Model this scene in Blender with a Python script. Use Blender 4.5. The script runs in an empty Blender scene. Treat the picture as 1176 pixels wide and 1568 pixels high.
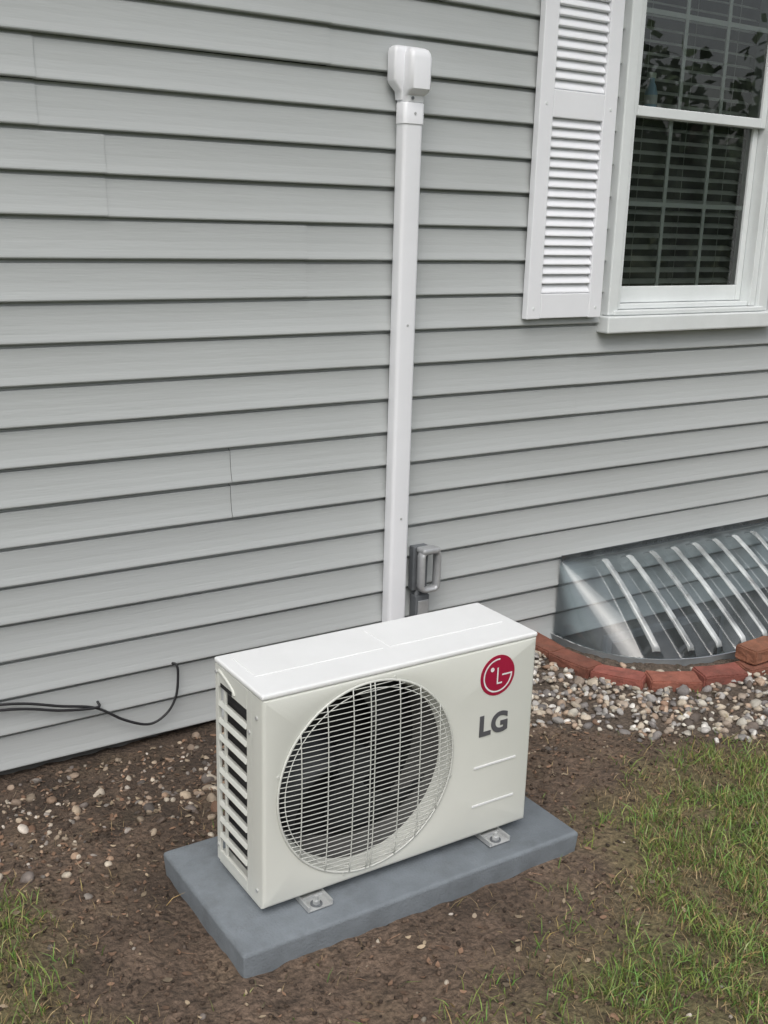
import bpy, bmesh, math, random
import numpy as np
from mathutils import Vector, Matrix, noise
random.seed(7); rng=np.random.default_rng(7)
scene=bpy.context.scene
def col(o):
    scene.collection.objects.link(o); return o
def empty(name,loc=(0,0,0)):
    e=bpy.data.objects.new(name,None); e.location=loc; e.empty_display_size=.2
    return col(e)
def sm(a,b,x):
    t=(x-a)/(b-a); t=0. if t<0 else (1. if t>1 else t); return t*t*(3-2*t)
# ---------------------------------------------------------------- materials
def mat(name,c,rough=.6,var=.1,vscale=6,bump=0,bscale=80,metal=0,spec=.5,dirt=None,dirtamt=.5,dscale=3,stretch=None,attr=None,coat=0):
    m=bpy.data.materials.new(name); m.use_nodes=True; nt=m.node_tree; N=nt.nodes; Lk=nt.links
    b=N['Principled BSDF']; b.inputs['Roughness'].default_value=rough; b.inputs['Metallic'].default_value=metal
    b.inputs['Specular IOR Level'].default_value=spec
    b.inputs['Coat Weight'].default_value=coat
    tc=N.new('ShaderNodeTexCoord'); mp=N.new('ShaderNodeMapping'); Lk.new(tc.outputs['Object'],mp.inputs['Vector'])
    if stretch: mp.inputs['Scale'].default_value=stretch
    if attr:
        a=N.new('ShaderNodeAttribute'); a.attribute_name=attr; src=a.outputs['Color']
    else:
        rgb=N.new('ShaderNodeRGB'); rgb.outputs[0].default_value=(*c,1); src=rgb.outputs[0]
    n=N.new('ShaderNodeTexNoise'); n.inputs['Scale'].default_value=vscale; n.inputs['Detail'].default_value=6; n.inputs['Roughness'].default_value=.6
    Lk.new(mp.outputs[0],n.inputs['Vector'])
    mr=N.new('ShaderNodeMapRange'); mr.inputs['From Min'].default_value=.3; mr.inputs['From Max'].default_value=.7
    mr.inputs['To Min'].default_value=1-var; mr.inputs['To Max'].default_value=1+var
    Lk.new(n.outputs['Fac'],mr.inputs['Value'])
    mx=N.new('ShaderNodeVectorMath'); mx.operation='SCALE'; Lk.new(src,mx.inputs[0]); Lk.new(mr.outputs[0],mx.inputs['Scale'])
    out=mx.outputs[0]
    if dirt:
        d=N.new('ShaderNodeTexNoise'); d.inputs['Scale'].default_value=dscale; d.inputs['Detail'].default_value=8; d.inputs['Roughness'].default_value=.7
        Lk.new(mp.outputs[0],d.inputs['Vector'])
        cr=N.new('ShaderNodeMapRange'); cr.inputs['From Min'].default_value=.48; cr.inputs['From Max'].default_value=.72; cr.inputs['To Max'].default_value=dirtamt
        Lk.new(d.outputs['Fac'],cr.inputs['Value'])
        mm=N.new('ShaderNodeMix'); mm.data_type='RGBA'; Lk.new(cr.outputs[0],mm.inputs['Factor']); Lk.new(out,mm.inputs[6]); mm.inputs[7].default_value=(*dirt,1)
        out=mm.outputs[2]
    Lk.new(out,b.inputs['Base Color'])
    if bump:
        bn=N.new('ShaderNodeTexNoise'); bn.inputs['Scale'].default_value=bscale; bn.inputs['Detail'].default_value=5
        Lk.new(mp.outputs[0],bn.inputs['Vector'])
        bp=N.new('ShaderNodeBump'); bp.inputs['Strength'].default_value=1; bp.inputs['Distance'].default_value=bump
        Lk.new(bn.outputs['Fac'],bp.inputs['Height']); Lk.new(bp.outputs[0],b.inputs['Normal'])
    return m
def sheet_mat(name,tint,haze,hazecol,rough=.03,ior=1.5):
    m=bpy.data.materials.new(name); m.use_nodes=True; nt=m.node_tree; N=nt.nodes; Lk=nt.links
    N.remove(N['Principled BSDF']); o=N['Material Output']
    tr=N.new('ShaderNodeBsdfTransparent'); tr.inputs[0].default_value=(*tint,1)
    gl=N.new('ShaderNodeBsdfGlossy'); gl.inputs['Roughness'].default_value=rough
    df=N.new('ShaderNodeBsdfDiffuse'); df.inputs[0].default_value=(*hazecol,1)
    fr=N.new('ShaderNodeFresnel'); fr.inputs['IOR'].default_value=ior
    n=N.new('ShaderNodeTexNoise'); n.inputs['Scale'].default_value=9; n.inputs['Detail'].default_value=8
    tc=N.new('ShaderNodeTexCoord'); Lk.new(tc.outputs['Object'],n.inputs['Vector'])
    mr=N.new('ShaderNodeMapRange'); mr.inputs['From Min'].default_value=.35; mr.inputs['From Max'].default_value=.75; mr.inputs['To Min'].default_value=haze*.5; mr.inputs['To Max'].default_value=min(1,haze*2)
    Lk.new(n.outputs['Fac'],mr.inputs['Value'])
    m1=N.new('ShaderNodeMixShader'); Lk.new(mr.outputs[0],m1.inputs[0]); Lk.new(tr.outputs[0],m1.inputs[1]); Lk.new(df.outputs[0],m1.inputs[2])
    m2=N.new('ShaderNodeMixShader'); Lk.new(fr.outputs[0],m2.inputs[0]); Lk.new(m1.outputs[0],m2.inputs[1]); Lk.new(gl.outputs[0],m2.inputs[2])
    Lk.new(m2.outputs[0],o.inputs['Surface']); return m
M_sid=mat('vinyl_siding',(.455,.475,.474),.42,.05,2.2,.0006,60,stretch=(.25,1,3),dirt=(.37,.385,.375),dirtamt=.5,dscale=1.6)
M_white=mat('white_vinyl',(.83,.84,.87),.32,.03,4,.0003,40)
M_trim=mat('trim_white',(.74,.77,.77),.45,.04,5,.0003,50,dirt=(.5,.52,.5),dirtamt=.25)
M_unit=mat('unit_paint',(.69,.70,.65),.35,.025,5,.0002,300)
M_unitlit=mat('unit_paint_lit',(.82,.83,.83),.3,.03,4,.0002,300,dirt=(.68,.69,.67),dirtamt=.25,dscale=5)  # paler copy of the unit paint, top lighting put into the colour
M_wire=mat('grille_wire',(.62,.63,.59),.4,.05)
M_dark=mat('dark_interior',(.012,.012,.013),.7,.2)
M_fan=mat('fan_plastic',(.03,.032,.034),.45,.1)
M_shroud=mat('fan_shroud_plastic',(.13,.13,.125),.6,.15)
M_red=mat('logo_red',(.36,.012,.05),.35,.05)
M_grey=mat('logo_grey',(.10,.10,.11),.4,.05)
M_logow=mat('logo_white',(.8,.8,.8),.4,.02)
M_pad=mat('pad_grey',(.180,.202,.222),.75,.13,14,.0022,170,dirt=(.11,.12,.128),dirtamt=.65,dscale=8)
M_metal=mat('galvanised_metal',(.55,.56,.56),.4,.15,30,metal=.45)
M_box=mat('box_grey_metal',(.45,.46,.47),.38,.12,20,metal=.4)
M_boxd=mat('box_dark_grey',(.13,.14,.15),.55,.15,20)
M_black=mat('black_rubber',(.02,.02,.022),.55,.2,20)
M_conc=mat('foundation_concrete',(.13,.13,.125),.9,.2,8,.002,60)
M_shing=mat('roof_shingles',(.08,.08,.085),.9,.3,20,.003,60)
M_blind=mat('blind_slats',(.82,.84,.79),.5,.05)
M_munt=mat('muntin_white',(.85,.87,.86),.4,.03)
M_room=mat('room_wall',(.20,.20,.18),.9,.1)
M_brick=mat('brick_clay',(.36,.115,.07),.9,.28,14,.004,90,attr='Col',dirt=(.13,.07,.05),dirtamt=.75,dscale=11)
M_stone=mat('pebble_stone',(.4,.37,.33),.7,.25,60,.001,150,attr='Col')
M_soil=mat('soil',(.1,.07,.05),.9,.5,75,.022,60,attr='Col',dirt=(.045,.031,.021),dirtamt=.7,dscale=13)
M_litter=mat('dry_litter',(.1,.07,.05),.8,.3,40,attr='Col')
M_grass=mat('grass_blades',(.1,.2,.04),.5,.15,30,attr='Col',spec=.35)
M_steel=mat('well_steel',(.38,.41,.43),.5,.2,10,metal=.3)
M_wellfl=mat('well_floor_gravel',(.22,.21,.19),.9,.4,40,.01,60)
M_leaf=mat('tree_leaves',(.05,.09,.03),.7,.3,2,attr='Col')
M_bark=mat('tree_bark',(.08,.06,.045),.9,.3,6)
M_glass=sheet_mat('window_glass',(.88,.93,.90),.025,(.4,.47,.42),.01,2.0)
M_clear=sheet_mat('clear_plastic',(.80,.87,.90),.08,(.52,.58,.60),.09,1.75)
M_ridgeglint=sheet_mat('plastic_ridge_glint',(.75,.80,.82),.42,(.78,.82,.82),.12,2.0)  # pale haze paints the bright sky streaks onto the rib crests
# ---------------------------------------------------------------- mesh helpers
def mesh(name,v,f,m,parent=None,smooth=False,cols=None):
    me=bpy.data.meshes.new(name); me.from_pydata([tuple(p) for p in v],[],[tuple(q) for q in f]); me.update()
    if m: me.materials.append(m)
    if smooth: me.polygons.foreach_set('use_smooth',[True]*len(me.polygons))
    if cols is not None:
        ca=me.color_attributes.new('Col','FLOAT_COLOR','POINT'); ca.data.foreach_set('color',np.asarray(cols,dtype=np.float32).ravel())
    o=col(bpy.data.objects.new(name,me))
    if parent: o.parent=parent
    return o
def fastmesh(name,V,F,m,cols=None,smooth=False,parent=None):
    V=np.asarray(V,np.float32); F=np.asarray(F,np.int32); k=F.shape[1]
    me=bpy.data.meshes.new(name); me.vertices.add(len(V)); me.vertices.foreach_set('co',V.ravel())
    me.loops.add(F.size); me.loops.foreach_set('vertex_index',F.ravel())
    me.polygons.add(len(F)); me.polygons.foreach_set('loop_start',np.arange(0,F.size,k,dtype=np.int32))
    me.polygons.foreach_set('loop_total',np.full(len(F),k,np.int32))
    if smooth: me.polygons.foreach_set('use_smooth',np.ones(len(F),bool))
    me.update(calc_edges=True)
    me.materials.append(m)
    if cols is not None:
        ca=me.color_attributes.new('Col','FLOAT_COLOR','POINT'); ca.data.foreach_set('color',np.asarray(cols,dtype=np.float32).ravel())
    o=col(bpy.data.objects.new(name,me)); 
    if parent: o.parent=parent
    return o
def box(name,x0,x1,y0,y1,z0,z1,m,parent=None,bev=.002,rot=None,seg=2):
    bm=bmesh.new(); bmesh.ops.create_cube(bm,size=1)
    c=Vector(((x0+x1)/2,(y0+y1)/2,(z0+z1)/2))
    for v in bm.verts: v.co=Vector((v.co.x*(x1-x0),v.co.y*(y1-y0),v.co.z*(z1-z0)))
    if bev: bmesh.ops.bevel(bm,geom=bm.edges[:],offset=bev,segments=seg,affect='EDGES',profile=.5)
    if rot: bmesh.ops.rotate(bm,verts=bm.verts,cent=(0,0,0),matrix=rot)
    bmesh.ops.translate(bm,verts=bm.verts,vec=c)
    me=bpy.data.meshes.new(name); bm.to_mesh(me); bm.free(); me.materials.append(m)
    o=col(bpy.data.objects.new(name,me))
    if parent: o.parent=parent
    return o
def tubedata(path,r,sides=6,closed=False):
    P=[Vector(p) for p in path]; n=len(P); V=[];F=[]
    up=None
    for i,p in enumerate(P):
        if closed: t=(P[(i+1)%n]-P[i-1])
        else: t=P[min(i+1,n-1)]-P[max(i-1,0)]
        t.normalize()
        if up is None:
            up=Vector((0,0,1)) if abs(t.z)<.9 else Vector((0,1,0))
        a=t.cross(up); a.normalize(); b=a.cross(t); b.normalize(); up=b
        for k in range(sides):
            th=2*math.pi*k/sides; V.append(p+a*math.cos(th)*r+b*math.sin(th)*r)
    m=n if closed else n-1
    for i in range(m):
        j=(i+1)%n
        for k in range(sides):
            l=(k+1)%sides; F.append((i*sides+k,i*sides+l,j*sides+l,j*sides+k))
    if not closed:
        F.append(tuple(range(sides))[::-1]); F.append(tuple((n-1)*sides+k for k in range(sides)))
    return V,F
def tubes(name,paths,r,m,parent=None,sides=6,closed=False):
    V=[];F=[]
    for p in paths:
        v,f=tubedata(p,r,sides,closed); o=len(V); V+=v; F+=[tuple(i+o for i in q) for q in f]
    return mesh(name,V,F,m,parent,True)
def spline(pts,n=10):
    P=[Vector(p) for p in pts]; P=[P[0]*2-P[1]]+P+[P[-1]*2-P[-2]]; out=[]
    for i in range(1,len(P)-2):
        for k in range(n):
            t=k/n; a,b,c,d=P[i-1:i+3]
            out.append(.5*((2*b)+(-a+c)*t+(2*a-5*b+4*c-d)*t*t+(-a+3*b-3*c+d)*t**3))
    out.append(P[-2]); return out
def loft(name,secs,m,parent=None,n=6):
    V=[];F=[];K=4*(n+1)
    for z,x0,x1,y0,y1,r in secs:
        for cx,cy,a0 in ((x1-r,y1-r,0),(x0+r,y1-r,90),(x0+r,y0+r,180),(x1-r,y0+r,270)):
            for k in range(n+1):
                a=math.radians(a0+90*k/n); V.append((cx+r*math.cos(a),cy+r*math.sin(a),z))
    for i in range(len(secs)-1):
        for k in range(K):
            l=(k+1)%K; F.append((i*K+k,i*K+l,(i+1)*K+l,(i+1)*K+k))
    F.append(tuple(range(K))[::-1]); F.append(tuple((len(secs)-1)*K+k for k in range(K)))
    o=mesh(name,V,F,m,parent,True)
    md=o.modifiers.new('es','EDGE_SPLIT'); md.split_angle=math.radians(50); return o
def disc(name,c,r,y,m,parent,n=48,th=.002):
    V=[(c[0]+r*math.cos(2*math.pi*k/n),y,c[1]+r*math.sin(2*math.pi*k/n)) for k in range(n)]
    V+=[(a,y+th,b) for a,_,b in V]
    F=[tuple(range(n)),tuple(range(2*n-1,n-1,-1))]+[(k,(k+1)%n,n+(k+1)%n,n+k) for k in range(n)]
    return mesh(name,V,F,m,parent)
# ================================================================ HOUSE
s=.1143
house=empty('grey_siding_house')
prof=[(-.008,0.0),(.0130,0.0),(.0158,.0014),(.0172,.004),(.0168,.008),(.0120,.026),(.0078,.050),(.0054,.075),(.0042,s-.015),(.0030,s-.0115),(-.006,s-.0105),(-.008,s)]
def siding(name,rows):
    V=[];F=[];np_=len(prof)
    for k in rows:
        pair=k//2
        rr=random.Random(pair*13+5)
        seams=[-9+rr.uniform(0,3.6)]
        while seams[-1]<9: seams.append(seams[-1]+3.66-rr.uniform(0,.5))
        if pair==3: seams=[-7.9,-.626,3.0,6.5]
        if pair==4: seams=[-7.2,-3.6,.805,4.2]
        if pair==2: seams=[-7.2,-3.1,.49,4.2]
        segs=[(-8,8)]
        if 11<=k<=23: segs=[(-8,.93),(1.78,8)]
        for a,b in segs:
            cuts=[a]+[q for q in seams if a<q<b]+[b]
            for ci in range(len(cuts)-1):
                c0,c1=cuts[ci],cuts[ci+1]
                off=.0030*(ci%2)
                c1e=c1+(.004 if ci%2==0 and ci<len(cuts)-2 else 0)
                n=max(2,int((c1e-c0)/.2)); base=len(V)
                for i in range(n+1):
                    x=c0+(c1e-c0)*i/n
                    wy=.0026*noise.noise((x*1.3,k*3.7,2)); wz=.0024*noise.noise((x*.8,k*.9,9))-.0012*(ci%2)
                    for j,(po,pz) in enumerate(prof):
                        V.append((x,.0172-po+off+wy*(0<j<10),k*s+pz+wz))
                for i in range(n):
                    for j in range(np_-1):
                        p=base+i*np_+j; F.append((p,p+np_,p+np_+1,p+1))
    return mesh(name,V,F,M_sid,house)
siding('wall_siding_front',range(0,27))
box('wall_left',-8,-7.97,.04,7,0,3.08,M_sid,house,0)
box('wall_right',7.97,8,.04,7,0,3.08,M_sid,house,0)
box('wall_back',-7.97,7.97,6.97,7,0,3.08,M_sid,house,0)
box('foundation',-7.96,7.96,.044,6.9,-1.0,-.002,M_conc,house,0)
for n_,a in (('sheath_l',(-7.96,.93,.034,.05,.0,3.08)),('sheath_r',(1.80,7.96,.034,.05,.0,3.08)),('sheath_b',(.93,1.80,.034,.05,.0,1.25)),('sheath_t',(.93,1.80,.034,.05,2.75,3.08))):
    box(n_,*a,M_dark,house,0)
box('soffit',-8.3,8.3,-.30,.0,3.085,3.10,M_trim,house,.002)
box('fascia',-8.3,8.3,-.325,-.30,3.06,3.22,M_trim,house,.003)
box('gutter',-8.3,8.3,-.43,-.327,3.11,3.21,M_trim,house,.02,seg=3)
mesh('roof',[(-8.35,-.36,3.225),(8.35,-.36,3.225),(8.35,3.5,4.9),(-8.35,3.5,4.9),(8.35,7.4,3.2),(-8.35,7.4,3.2),(-8.0,.03,3.1),(-8,3.5,4.8),(-8,7,3.1),(8.0,.03,3.1),(8,3.5,4.8),(8,7,3.1)],
     [(0,1,2,3),(3,2,4,5),(6,7,8),(9,10,11)],M_shing,house)
# ---- window
W=empty('double_hung_window'); W.parent=house
box('sill',.893,1.885,-.050,.03,1.222,1.285,M_trim,W,.006)
box('sill_top',.935,1.79,-.036,.06,1.287,1.305,M_trim,W,.004)
box('casing_left',.908,.958,-.028,.03,1.287,2.745,M_trim,W,.005)
box('casing_right',1.762,1.822,-.028,.03,1.287,2.745,M_trim,W,.005)
box('casing_top',.908,1.822,-.030,.03,2.747,2.80,M_trim,W,.005)
box('frame_left',.960,.984,-.012,.10,1.307,2.742,M_trim,W,.003)
box('frame_right',1.728,1.760,-.012,.10,1.307,2.742,M_trim,W,.003)
box('frame_bottom',.986,1.726,-.002,.10,1.307,1.325,M_trim,W,.003)
def sash(nm,y,z0,z1,botr,topr,my):
    box(nm+'_stile_l',.986,1.012,y,y+.028,z0,z1,M_trim,W,.003)
    box(nm+'_stile_r',1.698,1.726,y,y+.028,z0,z1,M_trim,W,.003)
    box(nm+'_rail_b',1.013,1.697,y+.001,y+.027,z0,z0+botr,M_trim,W,.003)
    box(nm+'_rail_t',1.013,1.697,y+.001,y+.027,z1-topr,z1,M_trim,W,.003)
    mesh(nm+'_pane',[(1.012,y+.012,z0+botr),(1.698,y+.012,z0+botr),(1.698,y+.012,z1-topr),(1.012,y+.012,z1-topr)],[(0,1,2,3)],M_glass,W)
    for i in (1,2):
        x=1.012+.686*i/3; box(nm+'_muntin_v',x-.009,x+.009,y+my,y+my+.006,z0+botr,z1-topr,M_munt,W,.001)
    zc=(z0+botr+z1-topr)/2
    box(nm+'_muntin_h',1.013,1.697,y+my+.0005,y+my+.0055,zc-.009,zc+.009,M_munt,W,.001)
sash('lower_sash',.040,1.327,2.04,.062,.035,.0145)
sash('upper_sash',.008,2.005,2.740,.036,.05,.0145)
V=[];F=[]
z=1.36
while z<2.72:
    a=math.radians(24); n=len(V); d=.022
    V+=[(1.0,.112-d*math.cos(a),z-d*math.sin(a)),(1.72,.112-d*math.cos(a),z-d*math.sin(a)),(1.72,.112,z+.003),(1.0,.112,z+.003),(1.0,.112+d*math.cos(a),z+d*math.sin(a)),(1.72,.112+d*math.cos(a),z+d*math.sin(a))]
    F+=[(n,n+1,n+2,n+3),(n+3,n+2,n+5,n+4)]; z+=.044
mesh('blinds',V,F,M_blind,W)
tubes('blind_cords',[[(x,.086,1.33),(x,.086,2.74)] for x in (1.12,1.36,1.60)],.0012,M_blind,W,4)
mesh('room',[(.94,.10,1.2),(1.9,.10,1.2),(1.9,.10,2.8),(.94,.10,2.8),(-.6,2,.4),(3.4,2,.4),(3.4,2,2.9),(-.6,2,2.9)],[(0,4,7,3),(1,2,6,5),(4,5,6,7),(0,1,5,4),(3,7,6,2)],M_room,W)
# ---- shutters
def shutter(nm,x0,x1):
    S=empty(nm); S.parent=house
    y0,y1=-.030,-.002
    box('stile_left',x0,x0+.062,y0,y1,1.283,2.78,M_white,S,.003)
    box('stile_right',x1-.062,x1,y0,y1,1.283,2.78,M_white,S,.003)
    for a,b,t in ((1.285,1.372,'rail_bottom'),(1.968,2.058,'rail_middle'),(2.69,2.778,'rail_top')):
        box(t,x0+.0625,x1-.0625,y0+.001,y1,a,b,M_white,S,.003)
    mesh('backing',[(x0+.06,-.006,1.3),(x1-.06,-.006,1.3),(x1-.06,-.006,2.76),(x0+.06,-.006,2.76)],[(0,1,2,3)],M_white,S)
    V=[];F=[]
    for a,b in ((1.372,1.968),(2.058,2.69)):
        n=round((b-a)/.0335); h=(b-a)/n
        for i in range(n):
            z=a+i*h; k=len(V)
            q=[(-.008,z),(-.024,z+.0015),(-.026,z+.004),(-.025,z+.008),(-.008,z+h*.98)]
            for xx in (x0+.0626,x1-.0626): V+=[(xx,yy,zz) for yy,zz in q]
            for j in range(4): F.append((k+j,k+5+j,k+6+j,k+1+j))
    mesh('louvres',V,F,M_white,S)
    for zz in (1.32,2.01): 
        for xx in (x0+.03,x1-.03): disc('screw',(xx,zz),.005,y0-.002,M_trim,S,12)
shutter('window_shutter',.510,.868)
shutter('window_shutter.001',1.925,2.283)
# ================================================================ LINE SET COVER
L=empty('line_set_cover')
loft('duct',[(.14,-.055,.018,-.055,-.001,.013),(1.93,-.055,.018,-.055,-.001,.013)],M_white,L)
loft('joint_collar',[(1.905,-.058,.021,-.058,-.001,.014),(1.965,-.058,.021,-.058,-.001,.014),(1.968,-.056,.019,-.056,-.001,.014)],M_white,L)
loft('wall_cap_base',[(1.975,-.060,.015,-.040,-.001,.008),(2.000,-.064,.015,-.042,-.001,.008),(2.022,-.088,.015,-.046,-.001,.008),(2.032,-.092,.015,-.048,-.001,.008),(2.112,-.092,.015,-.048,-.001,.008),(2.124,-.088,.013,-.044,-.001,.008),(2.131,-.078,.008,-.034,-.001,.008)],M_white,L)
loft('wall_cap_front',[(1.969,-.054,.019,-.056,-.001,.012),(1.988,-.055,.020,-.058,-.001,.012),(2.000,-.056,.023,-.080,-.001,.014),(2.006,-.057,.024,-.088,-.001,.015),(2.095,-.057,.024,-.088,-.001,.015),(2.110,-.055,.022,-.084,-.001,.015),(2.120,-.051,.018,-.077,-.001,.015),(2.125,-.044,.011,-.066,-.001,.014)],M_white,L)
for zz in (.62,1.28,1.936): disc('screw',(-.018,zz),.004,-.0605 if zz>1.9 else -.0570,M_metal,L,10)
disc('cap_screw',(-.030,1.980),.005,-.0610,M_boxd,L,12)
tubes('refrigerant_lines',[spline([(-.035,-.03,.22),(-.04,-.04,.10),(-.12,-.25,.06),(-.22,-.6,.07),(-.26,-.82,.14),(-.285,-.90,.2)]),spline([(-.005,-.03,.22),(-.01,-.05,.10),(-.08,-.27,.05),(-.18,-.6,.06),(-.24,-.8,.12),(-.285,-.93,.16)])],.014,M_black,L,8)
# ================================================================ ELECTRICAL BOX
E=empty('electrical_disconnect_box')
box('back_box',.058,.122,-.030,-.001,.335,.500,M_boxd,E,.004)
V,F=tubedata([(.072+.068*u,0,.345+.142*v) for u,v in [(.2,0),(.8,0),(.95,.04),(1,.12),(1,.88),(.95,.96),(.8,1),(.2,1),(.05,.96),(0,.88),(0,.12),(.05,.04)]],.011,8,True)
V=[(p.x,p.y*1.9-.060,p.z) for p in V]
mesh('cover_ring',V,F,M_box,E,True)
box('cover_top',.066,.140,-.083,-.031,.480,.502,M_box,E,.009,seg=3)
box('cover_latch',.088,.108,-.044,-.031,.385,.452,M_boxd,E,.003)
box('lower_box',.068,.126,-.042,-.001,.205,.318,M_boxd,E,.004)
box('lower_box_lid',.074,.120,-.048,-.043,.225,.30,M_box,E,.002)
tubes('conduit',[[(.085,-.02,.336),(.085,-.02,.20)],[(.097,-.02,.206),(.097,-.02,-.02)]],.011,M_boxd,E,10)
# ================================================================ CABLE
tubes('black_cable',[spline([(-.842,.004,.235),(-.831,-.012,.232),(-.828,-.016,.20),(-.838,-.02,.13),(-.870,-.02,.078),(-.930,-.022,.055),(-1.01,-.02,.088),(-1.095,-.015,.146),(-1.20,-.018,.178),(-1.373,-.014,.222),(-1.7,-.012,.24),(-2.2,-.012,.22),(-3.2,-.012,.235)]),
   spline([(-1.085,.0,.16),(-1.095,-.020,.150),(-1.20,-.020,.165),(-1.373,-.018,.206),(-1.7,-.014,.22),(-2.2,-.014,.20),(-3.2,-.014,.21)])],.0042,M_black,None,8)
# ================================================================ PAD
P=empty('equipment_pad')
loft('slab',[(-.03,-1.160,-.198,-1.189,-.738,.006),(.060,-1.167,-.191,-1.196,-.731,.006),(.0655,-1.166,-.192,-1.195,-.732,.006),(.070,-1.161,-.197,-1.190,-.737,.006)],M_pad,P,3)
# ================================================================ UNIT
U=empty('air_conditioner_outdoor_unit')
X0,X1,Y0,Y1,Z0,Z1=-1.074,-.304,-1.106,-.858,.095,.624
cx,cz,RR=-.798,.357,.241
zt=Z1-.014
angs=sorted(set([round(2*math.pi*k/96,6) for k in range(96)]+[round(math.atan2(zz-cz,xx-cx)%(2*math.pi),6) for xx in (X0,X1) for zz in (Z0,zt)]))
def rectpt(a,ins):
    dx,dz=math.cos(a),math.sin(a); t=1e9
    if dx>1e-9:t=min(t,(X1-cx)/dx)
    if dx<-1e-9:t=min(t,(X0-cx)/dx)
    if dz>1e-9:t=min(t,(zt-cz)/dz)
    if dz<-1e-9:t=min(t,(Z0-cz)/dz)
    x,z=cx+dx*t,cz+dz*t
    return min(max(x,X0+ins),X1-ins),min(max(z,Z0+ins),zt-ins*.6)
loops=[]
for r,y in ((.228,Y0+.040),(.231,Y0+.026),(.235,Y0+.014),(.239,Y0+.005),(.242,Y0+.001),(.245,Y0)):
    loops.append([(cx+r*math.cos(a),y,cz+r*math.sin(a)) for a in angs])
for ins,y in ((.009,Y0),(.0045,Y0+.0012),(.0012,Y0+.0045),(0,Y0+.009),(0,Y0+.055)):
    loops.append([(rectpt(a,ins)[0],y,rectpt(a,ins)[1]) for a in angs])
V=[p for l in loops for p in l];n=len(angs);F=[]
for i in range(len(loops)-1):
    for k in range(n):
        l=(k+1)%n; F.append((i*n+k,i*n+l,(i+1)*n+l,(i+1)*n+k))
o=mesh('front_panel',V,F,M_unit,U,True); md=o.modifiers.new('es','EDGE_SPLIT'); md.split_angle=math.radians(35)
box('top_lid',X0-.002,X1+.002,Y0+.001,Y1+.003,zt+.001,Z1,M_unitlit,U,.005,seg=3)
box('lid_rib',X0+.03,X0+.37,Y0+.10,Y1-.03,Z1-.0005,Z1+.0015,M_unitlit,U,.001)
box('lid_rib_2',X0+.39,X1-.03,Y0+.10,Y1-.03,Z1-.0005,Z1+.0015,M_unitlit,U,.001)
box('right_side',X1-.012,X1-.001,Y0+.056,Y1,Z0,zt,M_unit,U,.002)
box('base_pan',X0+.004,X1-.004,Y0+.02,Y1-.002,Z0-.012,Z0+.02,M_unit,U,.003)
box('bulkhead',-.545,-.535,Y0+.09,Y1-.01,Z0+.02,zt,M_dark,U,0)
coilm=mat('coil_fins',(.05,.05,.055),.5,.6,4,.002,40,metal=.5,stretch=(1,1,60))
box('coil_left',X0+.024,X0+.045,Y0+.06,Y1-.006,Z0+.02,zt-.002,coilm,U,0)
box('coil_back',X0+.047,-.55,Y1-.035,Y1-.012,Z0+.02,zt-.002,coilm,U,0)
box('back_right',-.55,X1-.013,Y1-.006,Y1-.001,Z0,zt,M_unit,U,0)
tubes('back_guard',[[(x,Y1-.004,Z0+.02),(x,Y1-.004,zt)] for x in np.arange(X0+.03,-.56,.03)]+[[(X0+.01,Y1-.003,z),(-.55,Y1-.003,z)] for z in np.arange(Z0+.05,zt,.08)],.0015,M_wire,U,4)
box('side_front_strip',X0,X0+.008,Y0+.056,Y0+.082,Z0,zt,M_unit,U,.001)
box('side_back_strip',X0,X0+.008,Y1-.016,Y1,Z0,zt,M_unit,U,.001)
box('side_top_strip',X0,X0+.008,Y0+.083,Y1-.017,zt-.052,zt,M_unit,U,.001)
box('side_bottom_strip',X0,X0+.008,Y0+.083,Y1-.017,Z0,Z0+.028,M_unit,U,.001)
nb=10; zb0,zb1=Z0+.028,zt-.052
for i in range(1,nb):
    z=zb0+(zb1-zb0)*i/nb
    box('side_louvre_%d'%i,X0-.001,X0+.010,Y0+.0835,Y1-.0175,z-.0065,z+.0065,M_unit,U,.0015,rot=Matrix.Rotation(math.radians(20),3,'Y'))
box('side_mullion',X0+.001,X0+.007,Y1-.052,Y1-.043,zb0,zb1,M_unit,U,.001)
V,F=tubedata(spline([(0,Y1-.022,zt-.012),(0,Y1-.04,zt-.016),(0,Y1-.07,zt-.024),(0,Y1-.095,zt-.034),(0,Y1-.104,zt-.044)]),.005,8)
mesh('side_handle',[(X0-.0005+p.x*.0+(p.x)*.6,p.y,p.z) for p in V],F,M_unit,U,True)
box('handle_shade_strip',X0-.0012,X0+.001,Y1-.090,Y1-.03,zt-.050,zt-.040,M_dark,U,.0005)  # dark strip laid on the panel paints the shade of a recess
def sidescrew(y,z):
    v,f=tubedata([(X0-.003,y,z),(X0+.001,y,z)],.0045,10); mesh('side_screw',v,f,M_metal,U)
for y,z in ((Y0+.030,zt-.05),(Y0+.030,Z0+.035),(Y1-.008,zt-.02),(Y1-.008,Z0+.04),(Y0+.068,zt-.10)): sidescrew(y,z)
disc('fan_cavity',(cx,cz),.229,Y0+.150,M_dark,U,64)
V=[];F=[];n=64
for r,y in ((.2275,Y0+.040),(.226,Y0+.075),(.226,Y0+.150)):
    V+=[(cx+r*math.cos(2*math.pi*k/n),y,cz+r*math.sin(2*math.pi*k/n)) for k in range(n)]
F=[(i*n+k,i*n+(k+1)%n,i*n+n+(k+1)%n,i*n+n+k) for k in range(n) for i in (0,1)]
mesh('fan_shroud',V,F,M_shroud,U,True)
disc('fan_hub',(cx,cz),.048,Y0+.060,M_fan,U,32,.05)
V=[];F=[]
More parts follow.
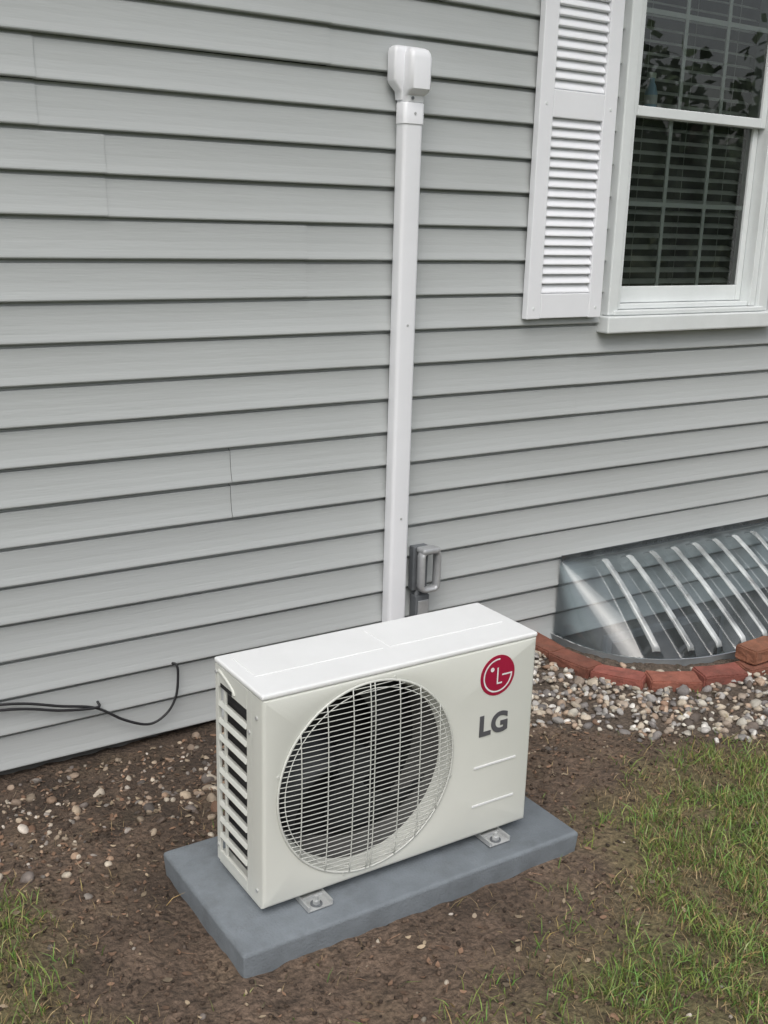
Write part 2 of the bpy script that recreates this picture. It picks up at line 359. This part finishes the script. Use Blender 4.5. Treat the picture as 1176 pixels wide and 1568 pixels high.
for b in range(3):
    a0=2*math.pi*b/3+.5; base=len(V)
    for i in range(7):
        r=.045+.170*i/6; sweep=.55*(i/6)**1.3
        for j in range(7):
            w=1.35*(.55+.45*i/6); a=a0+sweep+w*(j/6-.5)
            V.append((cx+r*math.cos(a),Y0+.095-.034*(j/6-.5)*2,cz+r*math.sin(a)))
    for i in range(6):
        for j in range(6):
            p=base+i*7+j; F.append((p,p+1,p+8,p+7))
o=mesh('fan_blades',V,F,M_fan,U,True); md=o.modifiers.new('s','SOLIDIFY'); md.thickness=.003
paths=[]
def gy(x,z):
    q=min(1,(x*x+z*z)/RR**2); return Y0-.002-.010*(1-q**2.2)
for i in range(-19,20):
    h=i*.0122; c=math.sqrt(max(0,RR**2-h*h))*.995; paths.append([(cx+x,gy(x,h),cz+h) for x in np.linspace(-c,c,21)])
tubes('grille_wires',paths,.0011,M_wire,U,5)
paths=[]
for x in (-.185,-.118,-.006,.006,.075,.135,.195,-.052):
    c=math.sqrt(RR**2-x*x)*.995; paths.append([(cx+x,gy(x,h)-.0018,cz+h) for h in np.linspace(-c,c,21)])
tubes('grille_supports',paths,.0014,M_wire,U,5)
tubes('grille_rim',[[(cx+RR*math.cos(2*math.pi*k/80),Y0-.0015,cz+RR*math.sin(2*math.pi*k/80)) for k in range(80)]],.0032,M_wire,U,6,True)
tubes('grille_inner_ring',[[(cx+r*math.cos(2*math.pi*k/80),gy(r,0)+.001,cz+r*math.sin(2*math.pi*k/80)) for k in range(80)] for r in (.224,)],.0012,M_wire,U,5,True)
for a in (75,165,255,345):
    a=math.radians(a); disc('grille_screw',(cx+.247*math.cos(a),cz+.247*math.sin(a)),.004,Y0-.002,M_wire,U,10)
lx,lz=-.4275,.534
disc('logo_disc',(lx,lz),.0535,Y0-.0012,M_red,U,64,.0012)
def flat(name,pts,w,y,m):
    V=[];F=[];n=len(pts)
    for i in range(n):
        a=Vector(pts[max(0,i-1)]);b=Vector(pts[min(n-1,i+1)]); t=(b-a).normalized(); nn=Vector((-t.y,t.x))*w/2
        p=Vector(pts[i]); V+=[(p.x+nn.x,y,p.y+nn.y),(p.x-nn.x,y,p.y-nn.y)]
    F=[(2*i,2*i+1,2*i+3,2*i+2) for i in range(n-1)]
    return mesh(name,V,F,m,U)
yl=Y0-.0018
flat('logo_ring',[(lx+.043*math.cos(math.radians(a)),lz+.043*math.sin(math.radians(a))) for a in range(84,361,6)],.0042,yl,M_logow)
flat('logo_bar',[(lx+.0135,lz-.0005),(lx+.045,lz-.0005)],.0042,yl-.0002,M_logow)
flat('logo_l',[(lx-.001,lz+.021),(lx-.001,lz-.021)],.0042,yl-.0004,M_logow)
flat('logo_l_foot',[(lx-.0031,lz-.021),(lx+.014,lz-.021)],.0042,yl-.0006,M_logow)
disc('logo_dot',(lx-.018,lz+.018),.0058,yl-.0002,M_logow,U,20,.0004)
cu=bpy.data.curves.new('lt','FONT'); cu.body='LG'; cu.size=.075; cu.offset=.0028; cu.extrude=.0006; cu.space_character=1.05
to=col(bpy.data.objects.new('lt',cu)); bpy.context.view_layer.update()
me=bpy.data.meshes.new_from_object(to.evaluated_get(bpy.context.evaluated_depsgraph_get())); bpy.data.objects.remove(to)
me.materials.clear(); me.materials.append(M_grey)
o=col(bpy.data.objects.new('brand_lettering',me)); o.rotation_euler=(math.radians(90),0,0); o.location=(-.479,Y0-.0015,.379); o.parent=U
for z in (.292,.184): 
    box('front_groove',-.487,-.352,Y0-.0022,Y0-.0002,z-.003,z+.003,M_unitlit,U,.0008)
for x in (-.943,-.413):
    for sgn,y in ((1,Y0),(-1,Y1)):
        ya,yb=(y-.034,y+.05) if sgn==1 else (y-.05,y+.034)
        box('foot_bracket',x-.033,x+.033,ya,yb,.0725,.0765,M_metal,U,.0015)
        box('foot_pad',x-.030,x+.030,ya+.004,yb-.004,.0695,.0724,M_black,U,.0008)
        box('foot_riser',x-.030,x+.030,y+.01*sgn-.003,y+.01*sgn+.003,.0766,.084,M_metal,U,.001)
        box('foot_lip',x-.033,x-.028,ya,yb,.0766,.087,M_metal,U,.001)
        box('foot_lip',x+.028,x+.033,ya,yb,.0766,.087,M_metal,U,.001)
        v,f=tubedata([(x-.002,y-.016*sgn,.0766),(x-.002,y-.016*sgn,.0788)],.0145,16); mesh('foot_washer',v,f,M_boxd,U)
        v,f=tubedata([(x-.002,y-.016*sgn,.0789),(x-.002,y-.016*sgn,.087)],.0095,6); mesh('foot_bolt',v,f,M_metal,U)
        v,f=tubedata([(x-.002,y-.016*sgn,.087),(x-.002,y-.016*sgn,.098)],.0045,8); mesh('foot_stud',v,f,M_metal,U)
box('valve_cover',X1-.0005,X1+.028,Y1-.115,Y1-.012,Z0+.03,Z0+.215,M_unit,U,.008,seg=3)
# ================================================================ GROUND
wcx,wa,wb,wn=1.47,.68,.48,2.7
def well(x,y,a,b): return (abs((x-wcx)/a)**wn+abs(y/b)**wn)
def ybound(x):
    if x<=.19: return -.61+1.6*(.19-x)
    if x<.83: return -.61-.61*(x-.19)
    return -1.0-.25*(x-.83)
def n2(x,y,f,o=0): return noise.noise((x*f+o,y*f-o,o*.7))
def gh(x,y):
    h=.008+.012*n2(x,y,3.1,1)+.009*n2(x,y,11,4)+.007*n2(x,y,27,7)
    near=sm(-.55,-.04,y); lf=1-sm(.1,.6,x)
    h-=.034*near*lf
    if abs(x+.68)<.55 and -1.25<y<-.68: h=min(h,.012)
    r=math.hypot(x,y)
    if r>6: h+=min(1,(r-6)/20)*.25*n2(x,y,.08,3)
    return h
def arr(lo,a,b,hi,d):
    mid=np.arange(a,b,d); l=[];q=a;st=d
    while q>lo: st*=1.25; q-=st; l.append(q)
    r=[];q=mid[-1];st=d
    while q<hi: st*=1.25; q+=st; r.append(q)
    return np.array(l[::-1]+list(mid)+r)
xs=arr(-160,-2.4,2.4,160,.015)
ys=np.array([v for v in arr(-160,-2.4,.02,.03,.015) if v<.03]+[.05])
nx,ny=len(xs),len(ys)
V=np.zeros((ny,nx,3));C=np.ones((ny,nx,4))
def grassmask(x,y):
    n=n2(x,y,2.3,5)+.6*n2(x,y,7,8)
    v=.6*(x+.42)-.8*(y+1.37)+.18*n
    edge=ybound(x)-y
    g=sm(-.10,.32,v)*sm(.03,.42,edge+.15*n)
    l=sm(-1.42,-1.74,x+.14*n)*sm(-.5,-.9,y+.1*n)*.85
    front=sm(-1.44,-1.74,y+.16*n)*.65*sm(-1.5,-.9,x)
    far=sm(-2.2,-2.6,y)
    return max(g,l,front,far)
def gravelmask(x,y):
    if x<-.45: return 0
    n=.05*n2(x,y,6,2)+.05*n2(x,y,18,2)
    return sm(-.04,.05,y-ybound(x)+n)*sm(3.4,3.1,x)
dirtc=np.array([.132,.092,.066]);gravc=np.array([.12,.092,.07]);thatch=np.array([.19,.145,.078]);greenc=np.array([.075,.105,.032])
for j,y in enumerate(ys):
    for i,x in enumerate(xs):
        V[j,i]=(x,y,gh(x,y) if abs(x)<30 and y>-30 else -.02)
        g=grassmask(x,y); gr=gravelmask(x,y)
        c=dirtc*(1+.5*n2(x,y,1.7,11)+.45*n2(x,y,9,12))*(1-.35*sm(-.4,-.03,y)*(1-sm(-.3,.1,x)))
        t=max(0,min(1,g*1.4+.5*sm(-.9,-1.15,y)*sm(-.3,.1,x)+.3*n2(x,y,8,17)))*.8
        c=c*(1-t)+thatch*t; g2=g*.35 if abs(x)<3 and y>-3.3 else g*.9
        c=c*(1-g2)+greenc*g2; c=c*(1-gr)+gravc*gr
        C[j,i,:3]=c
F=[]
for j in range(ny-1):
    for i in range(nx-1):
        x=(xs[i]+xs[i+1])/2;y=(ys[j]+ys[j+1])/2
        if well(x,min(y,0),wa+.02,wb+.02)<1: continue
        p=j*nx+i;F.append((p,p+1,p+nx+1,p+nx))
fastmesh('ground',V.reshape(-1,3),F,M_soil,C.reshape(-1,4),True)
# ================================================================ STONES
def mkico(sub):
    bm=bmesh.new(); bmesh.ops.create_icosphere(bm,subdivisions=sub,radius=1); v=np.array([v.co[:] for v in bm.verts]); f=np.array([[v.index for v in f.verts] for f in bm.faces]); bm.free(); return v,f
def mkshapes(iv):
    out=[]
    for q in range(24):
        v=iv.copy()
        for p in range(6):
            d=rng.normal(size=3); d/=np.linalg.norm(d); h=rng.uniform(.5,.85); dd=v@d; v-=np.outer(np.maximum(0,dd-h),d)
        v*=np.array([1,rng.uniform(.6,.95),rng.uniform(.4,.75)]); out.append(v)
    return out
iv2,if2=mkico(2); iv1,if1=mkico(1); S2,S1=mkshapes(iv2),mkshapes(iv1)
def stones(name,pts,m,hi=True):
    V=[];C=[];F=[];o=0; S,fi=(S2,if2) if hi else (S1,if1)
    for x,y,z,sz,c in pts:
        v=S[rng.integers(24)]*sz
        a,b,g=rng.uniform(0,6.28),rng.normal(0,.45),rng.normal(0,.45)
        Rm=np.array(Matrix.Rotation(a,3,'Z')@Matrix.Rotation(b,3,'X')@Matrix.Rotation(g,3,'Y'))
        V.append(v@Rm.T+np.array([x,y,z])); C.append(np.tile([*c,1],(len(v),1))); F.append(fi+o); o+=len(v)
    return fastmesh(name,np.concatenate(V),np.concatenate(F),m,np.concatenate(C))
pal=np.array([[.50,.43,.34],[.62,.58,.50],[.38,.31,.25],[.22,.20,.19],[.46,.34,.25],[.74,.71,.66],[.15,.12,.10],[.38,.36,.34],[.30,.19,.13]])
pw=np.array([.18,.13,.16,.12,.12,.07,.08,.09,.05])
pts=[]
while len(pts)<5600:
    x=rng.uniform(-.42,3.3); y=rng.uniform(-2.0,-.01)
    if well(x,y,.76,.575)<1: continue
    gm=gravelmask(x,y)
    if rng.random()>gm*(.5+.5*sm(-.4,.2,x)): continue
    sz=rng.uniform(.007,.018) if rng.random()<.88 else rng.uniform(.018,.027); c=pal[rng.choice(9,p=pw)]*rng.uniform(.6,1.1)
    pts.append((x,y,gh(x,y)+rng.uniform(-.005,.013),sz,c))
stones('gravel_bed',pts,M_stone)
pts=[]
pal2=pal*np.array([.80,.74,.69])
while len(pts)<1700:
    x=rng.uniform(-3,.2); y=rng.uniform(-1.05,-.03)
    d=sm(-.95,-.3,y+.2*n2(x,y,2.5,3)); 
    if -1.2<x<-.16 and -1.23<y<-.70: continue
    if rng.random()>d*(.35+.65*sm(-.1,.3,n2(x,y,4,6)+.15)): continue
    sz=rng.uniform(.004,.011) if rng.random()<.86 else rng.uniform(.011,.022)
    pts.append((x,y,gh(x,y)+sz*.15,sz,pal2[rng.choice(9,p=pw)]*rng.uniform(.45,1.2)))
for k in range(330):
    x=rng.uniform(-2.2,1.2); y=rng.uniform(-2.0,-.8)
    if -1.2<x<-.16 and -1.23<y<-.70: continue
    sz=rng.uniform(.003,.009); pts.append((x,y,gh(x,y)+sz*.2,sz,pal2[rng.choice(9,p=pw)]*rng.uniform(.4,1)))
stones('scattered_pebbles',pts,M_stone)
pts=[]
while len(pts)<15000:
    x=rng.uniform(-2.4,1.2); y=rng.uniform(-2.1,-.02)
    if -1.175<x<-.185 and -1.205<y<-.72: continue
    if gravelmask(x,y)>.5: continue
    sz=.0018+.008*rng.random()**2.5; pts.append((x,y,gh(x,y)+sz*.3,sz,np.array([.15,.102,.072])*rng.uniform(.25,1.5)))
stones('soil_clods',pts,M_soil,False)
def litter(n):
    V=[];F=[];C=[]
    k=0
    while k<n:
        x=rng.uniform(-2.4,1.1); y=rng.uniform(-2.1,-.04)
        if -1.185<x<-.175 and -1.215<y<-.71: continue
        if gravelmask(x,y)>.6: continue
        if y<-.9 and rng.random()>.45: continue
        tw=rng.random()<.35
        L_=rng.uniform(.015,.05) if tw else rng.uniform(.008,.022); w=rng.uniform(.001,.002) if tw else L_*rng.uniform(.3,.6)
        a=rng.uniform(0,6.28); d=np.array([math.cos(a),math.sin(a)]); q=np.array([-d[1],d[0]]); z=gh(x,y)+.003; b=len(V)
        cu=rng.uniform(-.25,.5)
        for t,ws in ((-.5,.15),(-.15,1),(.2,.9),(.5,.1)):
            zz=z+cu*L_*(4*t*t)*.5+rng.uniform(0,.002)
            for sg in (-1,1):
                p=np.array([x,y])+d*t*L_+q*sg*w*ws/2; V.append((p[0],p[1],zz+(.25*w if sg>0 else 0)))
        F+=[(b,b+1,b+3,b+2),(b+2,b+3,b+5,b+4),(b+4,b+5,b+7,b+6)]
        c=np.array([.25,.15,.095] if rng.random()<.7 else [.36,.28,.19])*rng.uniform(.35,1.2); C+=[(*c,1)]*8; k+=1
    fastmesh('leaf_litter',V,F,M_litter,C)
litter(3200)
# ================================================================ WELL, COVER, BRICKS
def se(th,a,b):
    c,s_=math.cos(th),math.sin(th)
    return wcx+a*math.copysign(abs(c)**(2/wn),c), -b*abs(s_)**(2/wn)
V=[];F=[];n=60;zs=[.03-.03*i for i in range(25)]
for zi,z in enumerate(zs):
    e=.008*math.cos(zi*math.pi/1.5)
    for k in range(n+1):
        x,y=se(math.pi+math.pi*k/n,wa+.02+e,wb+.02+e); V.append((x,y,z))
for i in range(len(zs)-1):
    for k in range(n): p=i*(n+1)+k; F.append((p,p+1,p+n+2,p+n+1))
ww=empty('basement_window_well')
mesh('corrugated_liner',V,F,M_steel,ww,True)
mesh('well_floor',[(.7,-.55,-.55),(2.25,-.55,-.55),(2.25,.043,-.55),(.7,.043,-.55)],[(0,1,2,3)],M_wellfl,ww)
box('basement_window_frame',1.1,1.84,.015,.042,-.50,-.06,M_boxd,ww,.003)
box('basement_window_pane',1.13,1.81,.010,.0145,-.47,-.09,M_dark,ww,.001)
cov=empty('window_well_cover')
P0=.955;SP=.125
cols_=[]
NE=40
for i in range(NE):
    th=math.pi+ (i/NE)*math.pi*.10; cols_.append(se(th,wa+.012,wb+.012))
xl=se(math.pi*1.10,wa+.012,wb+.012)[0]; xr=2*wcx-xl
NM=420
for i in range(NM+1):
    x=xl+(xr-xl)*i/NM; yy=-(wb+.012)*(max(0,1-abs((x-wcx)/(wa+.012))**wn))**(1/wn); cols_.append((x,yy))
for i in range(NE-1,-1,-1):
    th=math.pi+(i/NE)*math.pi*.10; a=se(th,wa+.012,wb+.012); cols_.append((2*wcx-a[0],a[1]))
NU=len(cols_)-1;NT=36;V=[];F=[];ribs=[]
for i,(xb,yb) in enumerate(cols_):
    xt=wcx+(xb-wcx)*.985
    d=abs((xt-P0+SP/2)%SP-SP/2)
    rib=0
    if P0-.04<xt<2*wcx-P0+.04:
        rib=max(0,1-max(0,d-.009)/.024)
    ribs.append(rib)
    for j in range(NT+1):
        t=j/NT; y=yb*t-.002; z=.022+.313*(1-t**1.22)
        w=sm(.10,.15,t); w2=1-sm(.96,1.0,t)
        z+=rib*.034*w*w2; y-=rib*.022*w*w2
        V.append((xt+(xb-xt)*t,y,z))
mi=[]
for i in range(NU):
    for j in range(NT):
        p=i*(NT+1)+j; F.append((p,p+1,p+NT+2,p+NT+1)); mi.append(1 if (min(ribs[i],ribs[i+1])>.80 and NT*.12<j<NT-1) else 0)
o=mesh('plastic_dome',V,F,M_clear,cov,True); o.data.materials.append(M_ridgeglint); o.data.polygons.foreach_set('material_index',mi)
box('wall_flange',.79,2.15,-.006,-.001,.325,.352,M_clear,cov,0)
E1=[V[i*(NT+1)+NT] for i in range(NU+1)]
tubes('edge_lip',[E1[::4]],.005,M_clear,cov,6)
V=[];F=[];C=[]
def addbrick(x,y,z,ang,tilt):
    bm=bmesh.new(); bmesh.ops.create_cube(bm,size=1)
    for v in bm.verts: v.co=Vector((v.co.x*.192,v.co.y*.092,v.co.z*.056))
    bmesh.ops.subdivide_edges(bm,edges=bm.edges[:],cuts=2,use_grid_fill=True)
    bmesh.ops.bevel(bm,geom=[e for e in bm.edges if e.calc_face_angle(0)>1],offset=.005,segments=2,affect='EDGES')
    Rm=Matrix.Rotation(ang,3,'Z')@Matrix.Rotation(tilt,3,'X')@Matrix.Rotation(tilt*.7,3,'Y'); base=len(V)
    cc=np.array([.31,.115,.078])*random.uniform(.65,1.1); cc[1]*=random.uniform(.85,1.2)
    for v in bm.verts:
        p=Rm@v.co; p+=Vector((x,y,z))+.005*noise.noise_vector(p*30); V.append(p); C.append((*cc,1))
    for f in bm.faces: F.append([base+v.index for v in f.verts])
    bm.free()
ring=[(.655,-.075),(.655,-.265),(.712,-.435),(.855,-.562),(1.045,-.615),(1.25,-.632),(1.455,-.635),(1.66,-.632),(1.865,-.612),(2.06,-.555),(2.20,-.43),(2.265,-.26),(2.27,-.07)]
for i,(x,y) in enumerate(ring):
    a,b=ring[max(0,i-1)],ring[min(len(ring)-1,i+1)]
    addbrick(x,y,.016+random.uniform(-.004,.004),math.atan2(b[1]-a[1],b[0]-a[0])+random.uniform(-.06,.06),random.uniform(-.07,.07))
for x,y,a in ((1.275,-.605,.10),(1.48,-.60,-.05),(1.70,-.59,.1)): addbrick(x,y,.074,a,.05)
mesh('brick_edging',V,F,M_brick,None,False,C)
# ================================================================ GRASS
def blades(name,n,maskf,region,hr,wr,cf,m):
    x=[];y=[]
    while len(x)<n:
        a=rng.uniform(region[0],region[1]);b=rng.uniform(region[2],region[3])
        if -1.185<a<-.175 and -1.215<b<-.71: continue
        if rng.random()<maskf(a,b): x.append(a);y.append(b)
    x=np.array(x);y=np.array(y);z=np.array([gh(a,b) for a,b in zip(x,y)])-.003
    h=rng.uniform(*hr,n);w=rng.uniform(*wr,n);th=rng.uniform(0,6.283,n);lean=rng.uniform(.1,1.3,n);ld=rng.uniform(0,6.283,n)
    V=np.zeros((n,6,3))
    for k,(t,ww_) in enumerate(((0,1),(.55,.8),(1,.12))):
        ox=np.cos(ld)*lean*h*t**1.7; oy=np.sin(ld)*lean*h*t**1.7; oz=h*t*(1-.35*lean*t*.8)
        for e,sg in enumerate((-1,1)):
            V[:,k*2+e,0]=x+ox+sg*np.cos(th)*w*ww_/2; V[:,k*2+e,1]=y+oy+sg*np.sin(th)*w*ww_/2; V[:,k*2+e,2]=z+oz
    b=np.arange(n)[:,None]*6
    F=np.concatenate([b+[0,1,3,2],b+[2,3,5,4]])
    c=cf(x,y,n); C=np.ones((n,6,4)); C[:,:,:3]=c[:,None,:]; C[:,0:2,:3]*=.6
    return fastmesh(name,V.reshape(-1,3),F,m,C.reshape(-1,4))
def tuft(a,b):
    g=grassmask(a,b); t=n2(a,b,9,21)+.6*n2(a,b,22,31)
    return g*sm(-.2,.35,t+g*.28)+ .014*sm(.25,.5,t)
def gcol(x,y,n):
    c=np.array([.18,.28,.065])*rng.uniform(.5,1.35,(n,1)); yl=rng.random((n,1))<.22
    c=np.where(yl,np.array([.37,.33,.14])*rng.uniform(.7,1.2,(n,1)),c); c[:,0]*=rng.uniform(.75,1.3,n); return c
blades('grass',74000,tuft,(-2.4,2.2,-2.6,-.45),(.013,.056),(.0018,.0038),gcol,M_grass)
def thm(a,b):
    g=grassmask(a,b); e=sm(-.95,-1.2,b)*.5
    return min(1,(g*.7+e*sm(-.5,.1,a)+.04))*sm(-.5,.3,n2(a,b,6,41))*(1-gravelmask(a,b))
def tcol(x,y,n): return np.array([.38,.28,.15])*rng.uniform(.3,1.25,(n,1))
blades('dry_thatch',46000,thm,(-2.4,2.2,-2.6,-.45),(.012,.035),(.0012,.0030),tcol,M_litter)
# ================================================================ SPRAY BOTTLE
Bt=empty('spray_bottle',(1.125,.062,2.042))
def lathe(name,pr,m,parent,n=20):
    V=[(r*math.cos(2*math.pi*k/n),r*math.sin(2*math.pi*k/n),z) for r,z in pr for k in range(n)]
    F=[(i*n+k,i*n+(k+1)%n,(i+1)*n+(k+1)%n,(i+1)*n+k) for i in range(len(pr)-1) for k in range(n)]
    return mesh(name,V,F,m,parent,True)
lathe('bottle_body',[(0,0),(.022,0),(.024,.01),(.024,.05),(.016,.078),(.009,.09),(.009,.105),(0,.105)],mat('bottle_blue',(.45,.7,.92),.3),Bt)
lathe('bottle_label',[(.0245,.012),(.0245,.045)],mat('bottle_label',(.88,.92,.92),.4),Bt)
box('spray_head',-.024,.012,-.009,.009,.105,.125,mat('bottle_head',(.85,.93,.8),.4),Bt,.003)
# ================================================================ REFLECTION TREES (unseen, added to darken the window reflection)
lv=[];lc=[]
tl=empty('reflection_trees')
tv=[];tf=[]
for k in range(22):
    tx=-26+k*3+rng.uniform(-1,1); ty=-24+rng.uniform(-4,4); H=rng.uniform(4,7)
    v,f=tubedata([(tx,ty,-.2),(tx+.1,ty,H*.4),(tx,ty+.2,H*.75)],.18,8); o=len(tv); tv+=v; tf+=[tuple(i+o for i in q) for q in f]
    for c in range(9):
        ccx,ccy,ccz=tx+rng.normal(0,1.3),ty+rng.normal(0,1.1),H*rng.uniform(.25,.95)
        p=rng.normal(0,.75,(110,3))+[ccx,ccy,ccz]; lv.append(p); lc.append(np.tile(np.array([.08,.12,.05])*rng.uniform(.6,1.5),(110,1)))
mesh('trunks',tv,tf,M_bark,tl,True)
p=np.concatenate(lv);c=np.concatenate(lc);n=len(p);Vq=np.zeros((n,4,3));u=rng.normal(size=(n,3));u/=np.linalg.norm(u,axis=1)[:,None];w=np.cross(u,rng.normal(size=(n,3)));w/=np.linalg.norm(w,axis=1)[:,None]
for k,(a,b) in enumerate(((-1,-1),(1,-1),(1,1),(-1,1))): Vq[:,k]=p+u*a*.17+w*b*.12
Cc=np.ones((n,4,4));Cc[:,:,:3]=c[:,None,:]
fastmesh('leaves',Vq.reshape(-1,3),np.arange(n*4).reshape(n,4),M_leaf,Cc.reshape(-1,4),parent=tl)
# ================================================================ LIGHT
w=bpy.data.worlds.new('World'); scene.world=w; w.use_nodes=True; nt=w.node_tree
sky=nt.nodes.new('ShaderNodeTexSky'); sky.sky_type='NISHITA'; sky.sun_disc=False
el,az=math.radians(52),math.radians(215)
sky.sun_elevation=el; sky.sun_rotation=az; sky.dust_density=4; sky.air_density=1.2
hs=nt.nodes.new('ShaderNodeHueSaturation'); hs.inputs['Saturation'].default_value=.35
nt.links.new(sky.outputs[0],hs.inputs['Color']); bg=nt.nodes['Background']; nt.links.new(hs.outputs[0],bg.inputs[0]); bg.inputs[1].default_value=.15
sd=bpy.data.lights.new('sun','SUN'); sd.energy=1.15; sd.angle=math.radians(50); sd.color=(1,.98,.95)
so=col(bpy.data.objects.new('sun',sd))
dirv=Vector((math.sin(az)*math.cos(el),math.cos(az)*math.cos(el),math.sin(el)))
so.rotation_euler=dirv.to_track_quat('Z','Y').to_euler(); so.location=dirv*20
# ================================================================ CAMERA
yaw,p,r=.5806,.2669,.0294
f=Vector((math.sin(yaw)*math.cos(p),math.cos(yaw)*math.cos(p),-math.sin(p))); rt=Vector((math.cos(yaw),-math.sin(yaw),0)); up=rt.cross(f)
c,s_=math.cos(r),math.sin(r); rt2=rt*c+up*s_; up2=up*c-rt*s_
cd=bpy.data.cameras.new('camera'); cam=col(bpy.data.objects.new('camera',cd))
m=Matrix((rt2,up2,-f)).transposed().to_4x4(); m.translation=Vector((-2.0337,-3.0196,1.6229)); cam.matrix_world=m
cd.sensor_fit='VERTICAL'; cd.sensor_height=24; cd.lens=24*1654.6/1568; cd.clip_end=1000; cd.clip_start=.05
scene.camera=cam
scene.view_settings.view_transform='Standard'; scene.view_settings.look='None'; scene.view_settings.exposure=0
